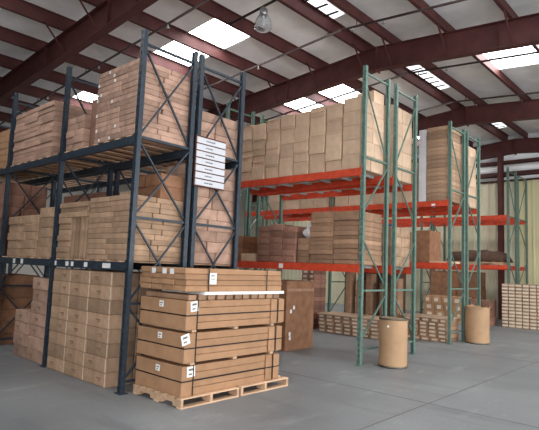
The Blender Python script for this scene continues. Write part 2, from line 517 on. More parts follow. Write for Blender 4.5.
def beam_mesh(L, h, mat):
    bm = bmesh.new(); tk = 0.05
    # step beam: box with a step along its upper inner edge
    abox(bm, -L / 2, L / 2, -tk / 2, tk / 2, -h / 2, h / 2 - 0.03)
    abox(bm, -L / 2, L / 2, -tk / 2, tk / 2 - 0.02, h / 2 - 0.03, h / 2)
    return mesh('beam', bm, mat)

def clip_mesh(h, mat):
    bm = bmesh.new(); abox(bm, -0.004, 0.03, -0.032, -0.026, -h * 0.75, h * 0.75)
    for z in (-h * 0.45, h * 0.45):
        tube(bm, (0.014, -0.045, z), (0.014, -0.032, z), 0.012, 6)
    return mesh('beam_clip', bm, mat)

class Rack: pass
def rack(name, label, cat, group, xs, y0, y1, H, colmat, beammat, levels, beam_h, bracing, deck=None, nodes=None, flip=False):
    t = thing(name, label, cat, (xs[0], y0, 0), group)
    P = Vector((xs[0], y0, 0))
    cm = column_mesh(H, colmat); pm = plate_mesh(colmat)
    R = Rack(); R.t = t; R.P = P; R.front = {}
    for x in xs:
        for y, ro in ((y0, 0), (y1, math.pi)):
            c = put('column', cm, t, Vector((x, y, 0)) - P, (0, 0, ro))
            put('base_plate', pm, c)
        ya, ybk = y0 + 0.03, y1 - 0.03
        def br(p, q, sx=0.0, a=0.03, c=0.022):
            bm = bmesh.new()
            mid = Vector((0, (p[0] + q[0]) / 2, (p[1] + q[1]) / 2))
            bar(bm, Vector((0, p[0], p[1])) - mid, Vector((0, q[0], q[1])) - mid, a, c)
            obj('brace', bm, colmat, t, Vector((x + sx, 0, 0)) + mid - P)
        for k in bracing['h']:
            br((ya, k), (ybk, k), 0, 0.036, 0.036)
        for (f, z0, z1) in bracing['d']:      # f: +1 front-low to rear-high, -1 front-high to rear-low
            if flip: f = -f
            if f > 0: br((ya, z0), (ybk, z1), 0.014)
            else: br((ya, z1), (ybk, z0), -0.014)
    for i in range(len(xs) - 1):
        xa, xb = xs[i + 1] + 0.04, xs[i] - 0.04
        L = xb - xa
        bmh = beam_mesh(L, beam_h, beammat); cl = clip_mesh(beam_h, beammat)
        for li, z in enumerate(levels):
            for yy, ro in ((y0 - 0.012, 0), (y1 + 0.012, math.pi)):
                be = put('beam', bmh, t, Vector(((xa + xb) / 2, yy, z)) - P, (0, 0, ro))
                put('beam_clip', cl, be, (-L / 2 - 0.015, 0, 0))
                c2 = put('beam_clip', cl, be, (L / 2 - 0.011, 0, 0))
                if ro == 0: R.front[(i, li)] = (be, L)
            if deck == 'wood':
                nb = int(L / 0.3)
                bm = bmesh.new(); abox(bm, -0.06, 0.06, -(y1 - y0) / 2 - 0.03, (y1 - y0) / 2 + 0.03, 0, 0.02)
                dm = mesh('deck_board', bm, M['wood'])
                for k in range(nb):
                    xx = xa + (k + 0.5) * L / nb
                    put('deck_board', dm, t, Vector((xx, (y0 + y1) / 2, z + beam_h / 2)) - P)
            elif deck == 'bars':
                nb = 7
                bm = bmesh.new(); abox(bm, -0.03, 0.03, -(y1 - y0) / 2 + 0.014, (y1 - y0) / 2 - 0.014, -0.06, -0.001)
                dm = mesh('deck_bar', bm, M['galv'])
                for k in range(nb):
                    xx = xa + (k + 0.5) * L / nb
                    put('deck_bar', dm, t, Vector((xx, (y0 + y1) / 2, z + beam_h / 2)) - P)
    return R

AX = [-6.21, -8.507, -10.804, -13.1]
A_br = {'h': [0.15, 1.2, 2.40, 3.55, 4.93], 'd': [(s, a, c) for a, c in ((0.2, 1.15), (1.25, 2.35), (2.45, 3.5), (3.6, 4.88)) for s in (1, -1)]}
AZ1, AZ2, ABH = 1.706, 3.506, 0.12
Y_A1 = (3.965, 4.90); Y_A2 = (5.04, 5.97)
A1 = rack('pallet_rack', 'dark blue steel pallet rack facing the camera at left', 'pallet rack', None, AX, *Y_A1, 5.124, M['blue'], M['blue'], [AZ1, AZ2], ABH, A_br, 'wood')
A2 = rack('pallet_rack', 'dark blue steel pallet rack behind, with the white sign on its end', 'pallet rack', None, AX, *Y_A2, 5.124, M['blue'], M['blue'], [AZ1, AZ2], ABH, A_br, 'wood')
G_br = {'h': [0.28, 1.40, 4.02, 5.72], 'd': [(1, 0.5, 1.28), (-1, 1.52, 2.42), (1, 2.95, 3.9), (-1, 4.15, 5.55)]}
BX = [-5.32, -9.32]; Y_B1 = (8.496, 9.407); Y_B2 = (9.756, 10.667); BZ1, BZ2, GBH = 1.818, 3.713, 0.15
B1 = rack('pallet_rack', 'green pallet rack with orange beams behind the front drum', 'pallet rack', None, BX, *Y_B1, 5.86, M['green'], M['orange'], [BZ1, BZ2], GBH, G_br, 'bars')
B2 = rack('pallet_rack', 'second green pallet rack backed against the one beside the front drum', 'pallet rack', None, BX, *Y_B2, 5.86, M['green'], M['orange'], [BZ1, BZ2], GBH, G_br, 'bars', flip=True)
CX = [-5.51, -9.3, -13.1]; Y_C1 = (13.067, 13.98); Y_C2 = (14.21, 15.12); CZ1, CZ2 = 1.993, 3.649
C1 = rack('pallet_rack', 'green pallet rack with orange beams in the middle distance beside the rear drum', 'pallet rack', None, CX, *Y_C1, 5.86, M['green'], M['orange'], [CZ1, CZ2], GBH, G_br, 'bars')
C2 = rack('pallet_rack', 'green pallet rack backed against the one behind the rear drum', 'pallet rack', None, CX, *Y_C2, 5.86, M['green'], M['orange'], [CZ1, CZ2], GBH, G_br, 'bars', flip=True)
DX = [-6.187, -9.6, -13.0]; Y_D1 = (19.936, 20.85); Y_D2 = (21.1, 22.2); DZ1, DZ2 = 2.113, 3.985
D1 = rack('pallet_rack', 'farthest green pallet rack with orange beams, carrying a brown covered load', 'pallet rack', None, DX, *Y_D1, 5.86, M['green'], M['orange'], [DZ1, DZ2], GBH, G_br, 'bars')
D2 = rack('pallet_rack', 'slim green rack standing right against the yellow far wall', 'pallet rack', None, DX, *Y_D2, 5.7, M['green'], M['orange'], [DZ1, DZ2], GBH, G_br, 'bars', flip=True)

# white location tags on beams
def beam_tag(R, key, x, w_=0.09, h_=0.07, dz=0.0):
    be, L = R.front[key]
    bx = be.location.x + R.t.location.x
    bm = bmesh.new(); abox(bm, -w_ / 2, w_ / 2, -0.003, 0, -h_ / 2, h_ / 2)
    tg = obj('location_tag', bm, M['white'], be, (x - bx, -0.0255, dz))
    return tg
for x, w_ in ((-6.75, 0.22), (-7.35, 0.1), (-7.78, 0.08), (-7.95, 0.1), (-8.35, 0.06)):
    beam_tag(A1, (0, 0), x, w_)
for x in (-9.7, -10.05):
    beam_tag(A1, (1, 0), x, 0.1, 0.085)
beam_tag(B1, (0, 0), -7.33, 0.12, 0.1)
beam_tag(C1, (0, 1), -5.95, 0.1, 0.06, -0.03)

# ------------------------------------------------------------------ cartons
_cm = {}
def carton_mesh(sx, sy, sz, mat):
    key = (round(sx, 3), round(sy, 3), round(sz, 3), mat.name)
    if key not in _cm:
        bm = bmesh.new(); abox(bm, -sx / 2, sx / 2, -sy / 2, sy / 2, 0, sz)
        bmesh.ops.bevel(bm, geom=bm.edges[:], offset=min(0.011, sz * 0.11), segments=1, affect='EDGES')
        _cm[key] = mesh('carton', bm, mat)
    return _cm[key]
ORD = ['', 'first', 'second', 'third', 'fourth', 'fifth', 'sixth', 'seventh', 'eighth', 'ninth', 'tenth', 'eleventh', 'twelfth', 'thirteenth', 'fourteenth', 'fifteenth', 'sixteenth', 'seventeenth', 'eighteenth']
mark_bm = bmesh.new(); abox(mark_bm, -0.06, 0.06, -0.002, 0, -0.012, 0.012); abox(mark_bm, -0.03, 0.045, -0.002, 0, -0.04, -0.022)
MARK = mesh('printed_mark', mark_bm, M['ink'])
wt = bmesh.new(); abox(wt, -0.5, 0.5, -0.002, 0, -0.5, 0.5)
sk = bmesh.new(); abox(sk, -0.022, 0.022, -0.002, 0, -0.022, 0.022)
STICK = mesh('sticker', sk, M['white'])
PALE_STRIP = mesh('pale_highlight_strip', wt, M['pale'])  # shared by carton tape, pale ends and painted end highlights

def stack(desc, group, x0, x1, y0, y1, z0, z1, nx, ny, nl, mat, name='carton', gap=0.014, jx=0.006, jy=0.016, hvary=0.0, mark=0.0, lit_pale_end=0.0, bond=True, flaps=0.0, stick=0.0, tape=False):
    """grid of individual cartons: nx along the row, ny deep, nl layers; every one its own object"""
    dx, dy = (x1 - x0) / nx, (y1 - y0) / ny
    jx = min(jx, gap / 2 - 0.001) if nx > 1 else jx
    jy = min(jy, gap / 2 - 0.001) if ny > 1 else jy
    plain = not isinstance(z1, (list, tuple)) and not isinstance(nl, (list, tuple))
    lay = max(nl) if isinstance(nl, (list, tuple)) else nl
    # every layer is laid with its joints shifted a little against the layer below
    sx = [(rnd.choice((-0.18, -0.06, 0.08, 0.2)) if plain and bond else 0) * dx for _ in range(lay)]
    sy = [(rnd.choice((-0.2, -0.07, 0.07, 0.2)) if plain and bond else 0) * dy for _ in range(lay)]
    for i in range(nx):
        for j in range(ny):
            top = z1[i % len(z1)] if isinstance(z1, (list, tuple)) else z1
            n_l = nl[i % len(nl)] if isinstance(nl, (list, tuple)) else nl
            dz = (top - z0) / n_l
            z = z0 + 0.0012
            for k in range(n_l):
                h = dz if not hvary or k == n_l - 1 else dz * (1 + rnd.uniform(-hvary, hvary))
                if hvary and k == n_l - 1: h = max(0.4 * dz, top + 0.0012 - z)
                h = math.floor(h * 100) / 100 if hvary else h
                xa = x0 + i * dx + (sx[k] if i > 0 else 0); xb = x0 + (i + 1) * dx + (sx[k] if i < nx - 1 else 0)
                ya = y0 + j * dy + (sy[k] if j > 0 else 0); yb_ = y0 + (j + 1) * dy + (sy[k] if j < ny - 1 else 0)
                me = carton_mesh(xb - xa - gap, yb_ - ya - gap, h, mat)
                lab = desc
                if nl != 1: lab += ', %s layer up' % ORD[k + 1] if k < n_l - 1 or n_l < 3 else ', top layer'
                if nx > 1: lab += ', %s column from right' % ORD[nx - i] if i < nx - 1 else ', rightmost column'
                if ny > 1: lab += ', %s' % (('front', 'rear') if ny == 2 else ORD[1:])[j]
                o = put(name, me, None, ((xa + xb) / 2 + rnd.uniform(-jx, jx), (ya + yb_) / 2 + rnd.uniform(-jy, jy), z))
                tag(o, lab, 'carton', group)
                if flaps and j == 0 and rnd.random() < flaps:
                    fm = (xb - xa - gap) * rnd.uniform(0.8, 0.98)
                    dn = rnd.choice((0.0, 0.5)) * h
                    bmf = bmesh.new(); yq = -(yb_ - ya - gap) / 2
                    bar(bmf, (-fm / 2, yq - 0.012, h - 0.02 - dn), (fm / 2, yq - 0.012, h - 0.014 - dn), 0.024, 0.028)
                    obj('bulging_flap', bmf, mat, o)
                if mark and rnd.random() < mark and j == 0:
                    put('printed_mark', MARK, o, (rnd.uniform(-0.25, 0.2) * dx, -(yb_ - ya - gap) / 2 - 0.0005, h * 0.55))
                if stick and j == 0 and i < 2 and rnd.random() < stick:
                    put('sticker', STICK, o, (-(xb - xa) * rnd.choice((0.38, 0.42, 0.1)), -(yb_ - ya - gap) / 2 - 0.0005, h * 0.5))
                if tape and j == 0:
                    e = put('end_tape', PALE_STRIP, o, ((xb - xa) / 2 - gap - 0.012, -(yb_ - ya - gap) / 2 - 0.0005, h * 0.5))
                    e.scale = (0.022, 1, h * 0.9)
                if lit_pale_end and j == 0:  # highlight painted on the low piles' ends, own pale ends on the other stacks
                    e = put('pale_highlight_strip', PALE_STRIP, o, (0, -(yb_ - ya - gap) / 2 - 0.0005, h * 0.5))
                    e.scale = ((xb - xa) * lit_pale_end, 1, h * 0.5)
                z += h

AT1 = AZ1 + ABH / 2 + 0.02; AT2 = AZ2 + ABH / 2 + 0.02
g = 'flat cartons on the blue rack top shelf'
stack('flat pinkish carton, blue top shelf', 'tall block of flat cartons on the blue top shelf', -7.4, -6.27, 3.93, 4.92, AT2, 4.72, 3, 2, 14, M['card_pink'], 'flat_carton', jy=0.008, stick=0.45)
stack('flat carton in low pile, blue rack top', 'low pile of flat cartons on the blue top shelf', -8.4, -7.82, 3.95, 4.8, AT2, 4.16, 2, 1, 5, M['card_pink'], 'flat_carton')
tag(boxobj('carton', -7.78, -7.45, 4.05, 4.75, AT2, 4.4, M['card_red'], bev=0.006), 'single upright reddish carton on the blue top shelf between flat carton piles', 'carton')
stack('flat carton, blue top shelf, left bay', 'block of flat cartons in the left bay of the blue top shelf', -10.68, -8.95, 3.95, 4.9, AT2, 4.62, 3, 1, 11, M['card_pink'], 'flat_carton')
stack('flat carton, blue top shelf at photo left edge', 'flat cartons at the left edge of the blue top shelf', -12.3, -10.95, 3.95, 4.9, AT2, 4.4, 2, 1, 6, M['card_warm'], 'flat_carton')
# middle shelf of the front blue rack
stack('thin light flat carton, blue middle shelf, beside standing boards', 'light flat cartons beside the standing boards', -8.42, -7.97, 3.95, 4.85, AT1, 2.45, 1, 1, 7, M['card_mid'], 'flat_carton')
for k in range(5):
    x0 = -7.95 + k * 0.092
    tag(boxobj('standing_board', x0, x0 + 0.07 + 0.012 * (k % 2), 3.97 + 0.02 * (k % 3), 4.8, AT1 + 0.0012, 2.45, M['card_mid'], bev=0.004), 'narrow carton standing on edge, %s from right, blue middle shelf' % ORD[5 - k], 'carton', 'cartons standing on edge on the blue middle shelf')
stack('wide flat carton on the standing boards, blue middle shelf', 'wide flat cartons above the standing boards', -8.42, -7.49, 3.95, 4.85, 2.452, 2.7, 1, 1, 3, M['card_mid'], 'flat_carton')
stack('flat pinkish carton, blue middle shelf end', 'flat cartons at the end of the blue middle shelf', -7.42, -6.27, 3.95, 4.92, AT1, 2.73, 2, 2, 12, M['card_mid'], 'flat_carton', jy=0.008)
stack('dark carton on flat cartons, blue middle shelf end', 'dark cartons atop the flat cartons of the blue middle shelf', -7.0, -6.3, 4.45, 4.92, 2.732, 3.12, 2, 1, 2, M['card_dark'])
stack('long tan carton, blue middle shelf, left bay', 'long cartons in the left bay of the blue middle shelf', -10.55, -9.2, 3.95, 4.85, AT1, 2.55, 2, 1, 5, M['card_mid'])
stack('tan carton, blue middle shelf, beside second upright', 'cartons beside the second upright on the blue middle shelf', -9.17, -8.6, 3.95, 4.85, AT1, 2.66, 1, 1, 5, M['card_mid'])
stack('reddish carton, blue middle shelf at photo left edge', 'reddish cartons at the left end of the blue middle shelf', -12.6, -10.95, 3.98, 4.85, AT1, 3.3, 1, 2, 6, M['card_red'])
# floor under the front blue rack
stack('printed carton on floor under blue rack', 'printed cartons stacked on the floor under the blue rack', -8.415, -6.57, 3.93, 4.85, 0, 1.615, 3, 2, 8, M['card_mid'], mark=0.9, jy=0.01, bond=False, tape=True)
stack('reddish printed carton on floor, left bay, tall pile', 'reddish cartons in the tall pile of the left floor bay', -9.27, -8.66, 3.97, 4.8, 0, 1.43, 1, 1, 7, M['card_pink'], mark=0.9)
stack('reddish printed carton on floor, left bay, low pile', 'reddish cartons in the low pile of the left floor bay', -9.9, -9.29, 3.97, 4.8, 0, 0.82, 1, 1, 4, M['card_pink'], mark=0.9)
stack('dark carton on floor at photo left edge', 'dark cartons on the floor at the left edge', -12.2, -11.0, 4.0, 4.85, 0, 1.4, 1, 1, 6, M['card_dark'])
# second blue rack
stack('pinkish carton behind sign, rear blue rack', 'wall of cartons behind the sign', -7.0, -6.27, 5.03, 5.98, AT1, 3.38, 1, 2, 9, M['card_pink'], jy=0.006)
stack('long pinkish carton, rear blue rack middle', 'long cartons on the middle shelf of the rear blue rack', -8.4, -7.03, 5.05, 5.9, AT1, 3.05, 1, 1, 7, M['card_tan'])
stack('tan carton, rear blue rack, left bay', 'cartons in the left bay of the rear blue rack', -10.6, -8.7, 5.05, 5.9, AT1, 3.1, 2, 1, 6, M['card_red'])
stack('pinkish carton, rear blue rack top', 'cartons on the top shelf of the rear blue rack', -7.6, -6.27, 5.05, 5.95, AT2, 4.25, 2, 2, 4, M['card_pink'])
stack('unseen brown carton added for shade, rear blue rack', 'unseen cartons added for shade under the rear blue rack', -8.3, -6.3, 5.05, 5.9, 0, 1.5, 2, 1, 4, M['card_brown'])  # hidden block of cartons added to shade the space under the rack

# green rack B
BT1, BT2 = BZ1 + GBH / 2, BZ2 + GBH / 2
zt = [5.10, 5.14, 5.12, 5.16, 5.2, 5.19, 5.22, 5.2]
stack('tan carton, upper orange shelf', 'tan cartons on the upper orange shelf', -9.24, -5.83, 8.47, 9.4, BT2, zt, 8, 1, [4, 5, 4, 5, 4, 5, 4, 5], M['card_tan'], jy=0.022, hvary=0.22, flaps=0.5, gap=0.03)
stack('tan carton at end of upper orange shelf', 'tan cartons at the end of the upper orange shelf', -5.82, -5.39, 8.47, 9.4, BT2, 5.26, 1, 2, 5, M['card_tan'], jy=0.015)
tag(boxobj('carton', -5.82, -5.40, 8.98, 9.39, 5.2625, 5.52, M['card_tan'], bev=0.006), 'single tan carton topping the rear of the upper orange shelf stack', 'carton')
stack('pale carton, rear upper orange shelf', 'pale cartons on the rear upper orange shelf', -7.4, -5.39, 9.74, 10.68, BT2, [5.2, 5.3, 5.42], 3, 2, 5, M['card_tan'], jy=0.012)
stack('dark reddish carton, lower orange shelf, left pile', 'dark reddish cartons of the left pile on the lower orange shelf', -8.11, -6.96, 8.48, 9.3, BT1, [2.70, 2.73, 2.68], 3, 1, 6, M['card_red'], 'flat_carton', jy=0.02)
stack('brown flat carton, lower orange shelf, low middle pile', 'low middle pile on the lower orange shelf', -6.93, -6.61, 8.5, 9.2, BT1, 2.42, 1, 1, 4, M['card_brown'], 'flat_carton')
stack('wide brown flat carton, lower orange shelf, right', 'wide brown flat cartons on the lower orange shelf', -6.58, -5.38, 8.47, 9.38, BT1, [2.97, 2.95], 2, 1, [11, 10], M['card_brown'], 'flat_carton', jy=0.03, hvary=0.25)
tag(boxobj('carton', -8.62, -8.16, 8.5, 9.1, BT1, BT1 + 0.18, M['card_tan'], bev=0.006), 'small low tan carton at the left end of the lower orange shelf', 'carton')
stack('dark flat carton, lower orange shelf, far left', 'dark cartons at far left of the lower orange shelf', -9.2, -8.7, 8.6, 9.3, BT1, 2.5, 1, 1, 4, M['card_dark'], 'flat_carton')
# crumpled white film bundle on the middle pile
bm = bmesh.new()
bmesh.ops.create_icosphere(bm, subdivisions=3, radius=1)
for v in bm.verts:
    d = v.co.normalized()
    s = 1 + 0.12 * math.sin(5 * d.x + 3 * d.z) + 0.1 * math.sin(7 * d.y - 4 * d.z) + rnd.uniform(-0.04, 0.04)
    v.co = Vector((d.x * 0.15 * s, d.y * 0.26 * s, max(0.0, (d.z * 0.62 + 0.5) * 0.26 * s)))
tag(obj('film_bundle', bm, M['white_film'], None, (-6.77, 8.84, 2.4225), smooth=True), 'crumpled white plastic film bundle between brown stacks on the lower orange shelf', 'plastic film')
stack('tan carton, rear lower orange shelf end', 'cartons at the end of the rear lower orange shelf', -6.2, -5.39, 9.76, 10.64, BT1, 2.75, 1, 2, 4, M['card_mid'], jy=0.02, mark=0.5)
bm = bmesh.new(); tube(bm, (-1.2, 0, 0), (0.55, 0, 0), 0.03, 10)
tag(obj('blue_tube', bm, M['blue_tube'], None, (-5.9, 9.9, 2.78), smooth=True), 'blue-grey tube lying on cartons of the rear lower orange shelf', 'tube')
# tall brown carton on the floor under the second green rack
t = tag(boxobj('tall_carton', -7.85, -7.17, 8.5, 9.48, 0, 1.5, M['card_dark'], bev=0.01), 'tall dark brown carton with white stickers on floor under the orange shelf', 'carton')
t2 = bmesh.new(); abox(t2, 0, 0.004, -0.03, 0.03, -0.04, 0.04)
pm = mesh('sticker', t2, M['white'])
for py, pz in ((8.76, 0.92), (8.66, 0.84), (8.64, 0.36), (8.65, 0.27)):
    put('sticker', pm, t, (0.34, py - 8.99, pz))
t2 = bmesh.new(); abox(t2, 0, 0.004, -0.47, 0.47, -0.03, 0.03)
obj('seam_tape', t2, M['card_brown'], t, (0.34, 0, 1.3))

# rack C
CT1, CT2 = CZ1 + GBH / 2, CZ2 + GBH / 2
stack('thin brown sheet stack layer, distant upper orange shelf', 'brown sheet packs on the distant upper orange shelf', -6.17, -5.58, 13.05, 13.98, CT2, 5.76, 1, 1, 18, M['card_mid'], 'sheet_pack', jy=0.012, gap=0.01)
tag(boxobj('wrapped_column', -6.4, -6.18, 13.06, 13.95, CT2, 5.74, M['white_film'], bev=0.01), 'tall white wrapped pack beside the brown sheet stack, distant upper shelf', 'package')
stack('pale carton, distant rear upper shelf', 'pale cartons on the distant rear upper shelf', -6.4, -5.58, 14.19, 15.14, CT2, 5.5, 1, 2, 6, M['card_tan'])
stack('tan carton, distant upper shelf behind the front rack', 'tan cartons on the distant upper shelf behind the front rack', -9.2, -6.45, 13.05, 13.95, CT2, 4.85, 6, 1, 3, M['card_tan'])
stack('tan carton, distant upper shelf, far left bay', 'tan cartons of the far left bay on the distant upper shelf', -12.0, -9.42, 13.05, 13.95, CT2, 4.6, 4, 1, 3, M['card_tan'])
tag(boxobj('carton', -6.52, -6.12, 13.2, 13.9, CT1, 2.95, M['card_dark'], bev=0.01), 'tall dark brown carton on the distant lower orange shelf', 'carton')
tag(boxobj('board', -6.08, -5.57, 13.08, 13.9, CT1, CT1 + 0.05, M['card_tan'], bev=0.004), 'pale flat board lying on the distant lower orange shelf', 'board')
stack('brown carton, distant lower shelf behind front rack', 'brown cartons on the distant lower shelf', -9.2, -6.6, 13.1, 13.9, CT1, 2.9, 4, 1, 3, M['card_brown'])
# floor piles around rack C
stack('low bundle with highlighted end, pile behind front drum', 'bundles with highlighted ends in the low pile behind the front drum', -8.95, -6.95, 12.05, 12.9, 0, 0.5, 7, 1, 5, M['card_brown'], 'strip_bundle', lit_pale_end=0.6)
stack('low bundle with highlighted end, pile beside rear drum', 'bundles with highlighted ends in the low pile beside the rear drum', -6.9, -5.6, 13.12, 13.9, 0, 0.6, 5, 1, 6, M['card_brown'], 'strip_bundle', lit_pale_end=0.6)
tag(boxobj('cover_sheet', -8.97, -6.93, 12.02, 12.92, 0.5025, 0.53, M['card_tan']), 'pale cover sheet on the low bundle pile behind the front drum', 'sheet')
tag(boxobj('cover_sheet', -6.92, -5.58, 13.1, 13.92, 0.6025, 0.63, M['card_tan']), 'pale cover sheet on the low bundle pile beside the rear drum', 'sheet')
stack('reddish bundle with pale end, tall narrow pile', 'tall narrow pile of pale ended bundles under the orange shelf', -9.86, -9.36, 12.35, 12.97, 0, 1.75, 2, 1, 13, M['card_red'], 'strip_bundle', lit_pale_end=0.5)
for k, (x, y, hh, tl) in enumerate(((-8.75, 13.25, 1.75, 2), (-8.4, 13.3, 1.5, -1), (-8.05, 13.28, 1.7, 1.5), (-7.6, 13.3, 1.45, -1), (-7.2, 13.32, 1.6, 1))):
    o = tag(boxobj('upright_carton', x - 0.09, x + 0.09, y, y + 0.3, 0, hh, M['card_dark'] if k % 2 else M['card_brown'], bev=0.006), 'long narrow carton standing upright behind the low pile, %s from left' % ORD[k + 1], 'carton', 'upright cartons behind the low pile')
# far floor stacks under rack D
stack('brown carton with pale end, far pallet load', 'cartons of the far pallet load under the farthest rack', -8.85, -7.35, 18.6, 19.5, 0.14, 0.95, 4, 1, 3, M['card_warm'], lit_pale_end=0.4)
stack('dark red carton behind rear drum, far floor', 'dark red cartons on the far floor behind the rear drum', -7.25, -6.5, 18.9, 19.6, 0, 0.9, 2, 1, 3, M['card_red'])
stack('white ended bundle, tall far stack at right', 'white ended bundles of the tall stack at the right edge', -6.22, -4.15, 19.25, 19.85, 0, 1.53, 9, 1, 13, M['card_mid'], 'strip_bundle', lit_pale_end=0.84, bond=False, jx=0.008, jy=0.01)
# dark carton behind tall stack at far
stack('dark carton under the farthest rack', 'dark cartons under the farthest rack', -9.3, -7.3, 20.1, 20.8, 0, 1.9, 2, 1, 3, M['card_dark'])
stack('large dark carton under the middle distance rear rack', 'large dark cartons under the middle distance rear rack', -9.15, -7.75, 14.4, 15.05, 0, 1.75, 2, 1, 3, M['cover'])

# covered load on rack D: lumpy brown cover
bm = bmesh.new()
nx, ny = 24, 8
L, Wd, Ht = 2.3, 0.84, 0.44
grid = []
for i in range(nx + 1):
    row = []
    for j in range(ny + 1):
        u, v = i / nx, j / ny
        e = (1 - abs(2 * u - 1) ** 9) * (1 - abs(2 * v - 1) ** 8)
        z = Ht * e ** 0.6 * (0.82 + 0.18 * math.sin(u * 3.1 + 0.2)) + (0.02 * math.sin(u * 23) + 0.015 * math.sin(v * 9 + u * 7)) * e
        row.append(bm.verts.new(((u - 0.5) * L, (v - 0.5) * Wd, max(z, 0.0))))
    grid.append(row)
for i in range(nx):
    for j in range(ny):
        bm.faces.new((grid[i][j], grid[i + 1][j], grid[i + 1][j + 1], grid[i][j + 1]))
bot = [grid[i][0] for i in range(nx + 1)] + [grid[nx][j] for j in range(1, ny + 1)] + [grid[i][ny] for i in range(nx - 1, -1, -1)] + [grid[0][j] for j in range(ny - 1, 0, -1)]
bm.faces.new(bot)
DT1 = DZ1 + GBH / 2
t = tag(obj('covered_load', bm, M['cover'], None, (-7.42, 20.39, DT1 + 0.128), smooth=True), 'lumpy load under brown cover on the farthest lower orange shelf', 'covered load')

def pallet(name, label, x0, x1, y0, y1, group=None, z0=0.0):
    """stringers along x, deck boards along y"""
    t = thing(name, label, 'pallet', ((x0 + x1) / 2, (y0 + y1) / 2, z0), group)
    wx, wy = x1 - x0, y1 - y0
    for yy in (-wy / 2 + 0.02, 0, wy / 2 - 0.02):
        bm = bmesh.new()
        # notched stringer
        n0, n1 = 0.16, 0.38
        for a, c, z in ((0, n0, 0.02), (n0, n1, 0.062), (n1, 1 - n1, 0.02), (1 - n1, 1 - n0, 0.062), (1 - n0, 1, 0.02)):
            abox(bm, -wx / 2 + a * wx, -wx / 2 + c * wx, yy - 0.019, yy + 0.019, z, 0.108)
        obj('stringer', bm, M['wood'], t)
    nb = 7
    for k in range(nb):
        xx = -wx / 2 + 0.045 + k * (wx - 0.09) / (nb - 1)
        bm = bmesh.new(); abox(bm, xx - 0.045, xx + 0.045, -wy / 2, wy / 2, 0.108, 0.126)
        obj('deck_board', bm, M['wood'], t)
    for k in (0, 3, 6):
        xx = -wx / 2 + 0.045 + k * (wx - 0.09) / (nb - 1)
        bm = bmesh.new(); abox(bm, xx - 0.045, xx + 0.045, -wy / 2, wy / 2, 0.0, 0.02)
        obj('bottom_board', bm, M['wood'], t)
    return t
pallet('wooden_pallet', 'wooden pallet under brown cartons on the far floor', -8.9, -7.3, 18.55, 19.5)
pallet('wooden_pallet', 'thin wooden pallet under the brown covered load on the farthest rack', -8.5, -6.4, 20.0, 20.8, z0=DT1 + 0.001)

# ------------------------------------------------------------------ strapped stack in front
PX0, PX1, PY0, PY1 = -6.125, -5.09, 4.10, 6.14
pallet('wooden_pallet', 'near wooden pallet under the strapped brown carton stack', PX0, PX1, PY0, 5.10)
pallet('wooden_pallet', 'rear wooden pallet under the strapped brown carton stack', PX0, PX1, 5.14, PY1)

def loop(bm, x0, x1, a0, a1, z0, z1, kind, off=0.003, wd=0.016):
    """strap ring around a block; kind 'h' = level ring at height z0, 'v' = upright ring at y = a0"""
    if kind == 'h':
        abox(bm, x0 - off, x1 + off, a0 - off, a0, z0, z0 + wd); abox(bm, x0 - off, x1 + off, a1, a1 + off, z0, z0 + wd)
        abox(bm, x0 - off, x0, a0, a1, z0, z0 + wd); abox(bm, x1, x1 + off, a0, a1, z0, z0 + wd)
    else:
        abox(bm, x0 - off, x1 + off, a0, a0 + wd, z1, z1 + off); abox(bm, x0 - off, x0, a0, a0 + wd, z0, z1); abox(bm, x1, x1 + off, a0, a0 + wd, z0, z1)

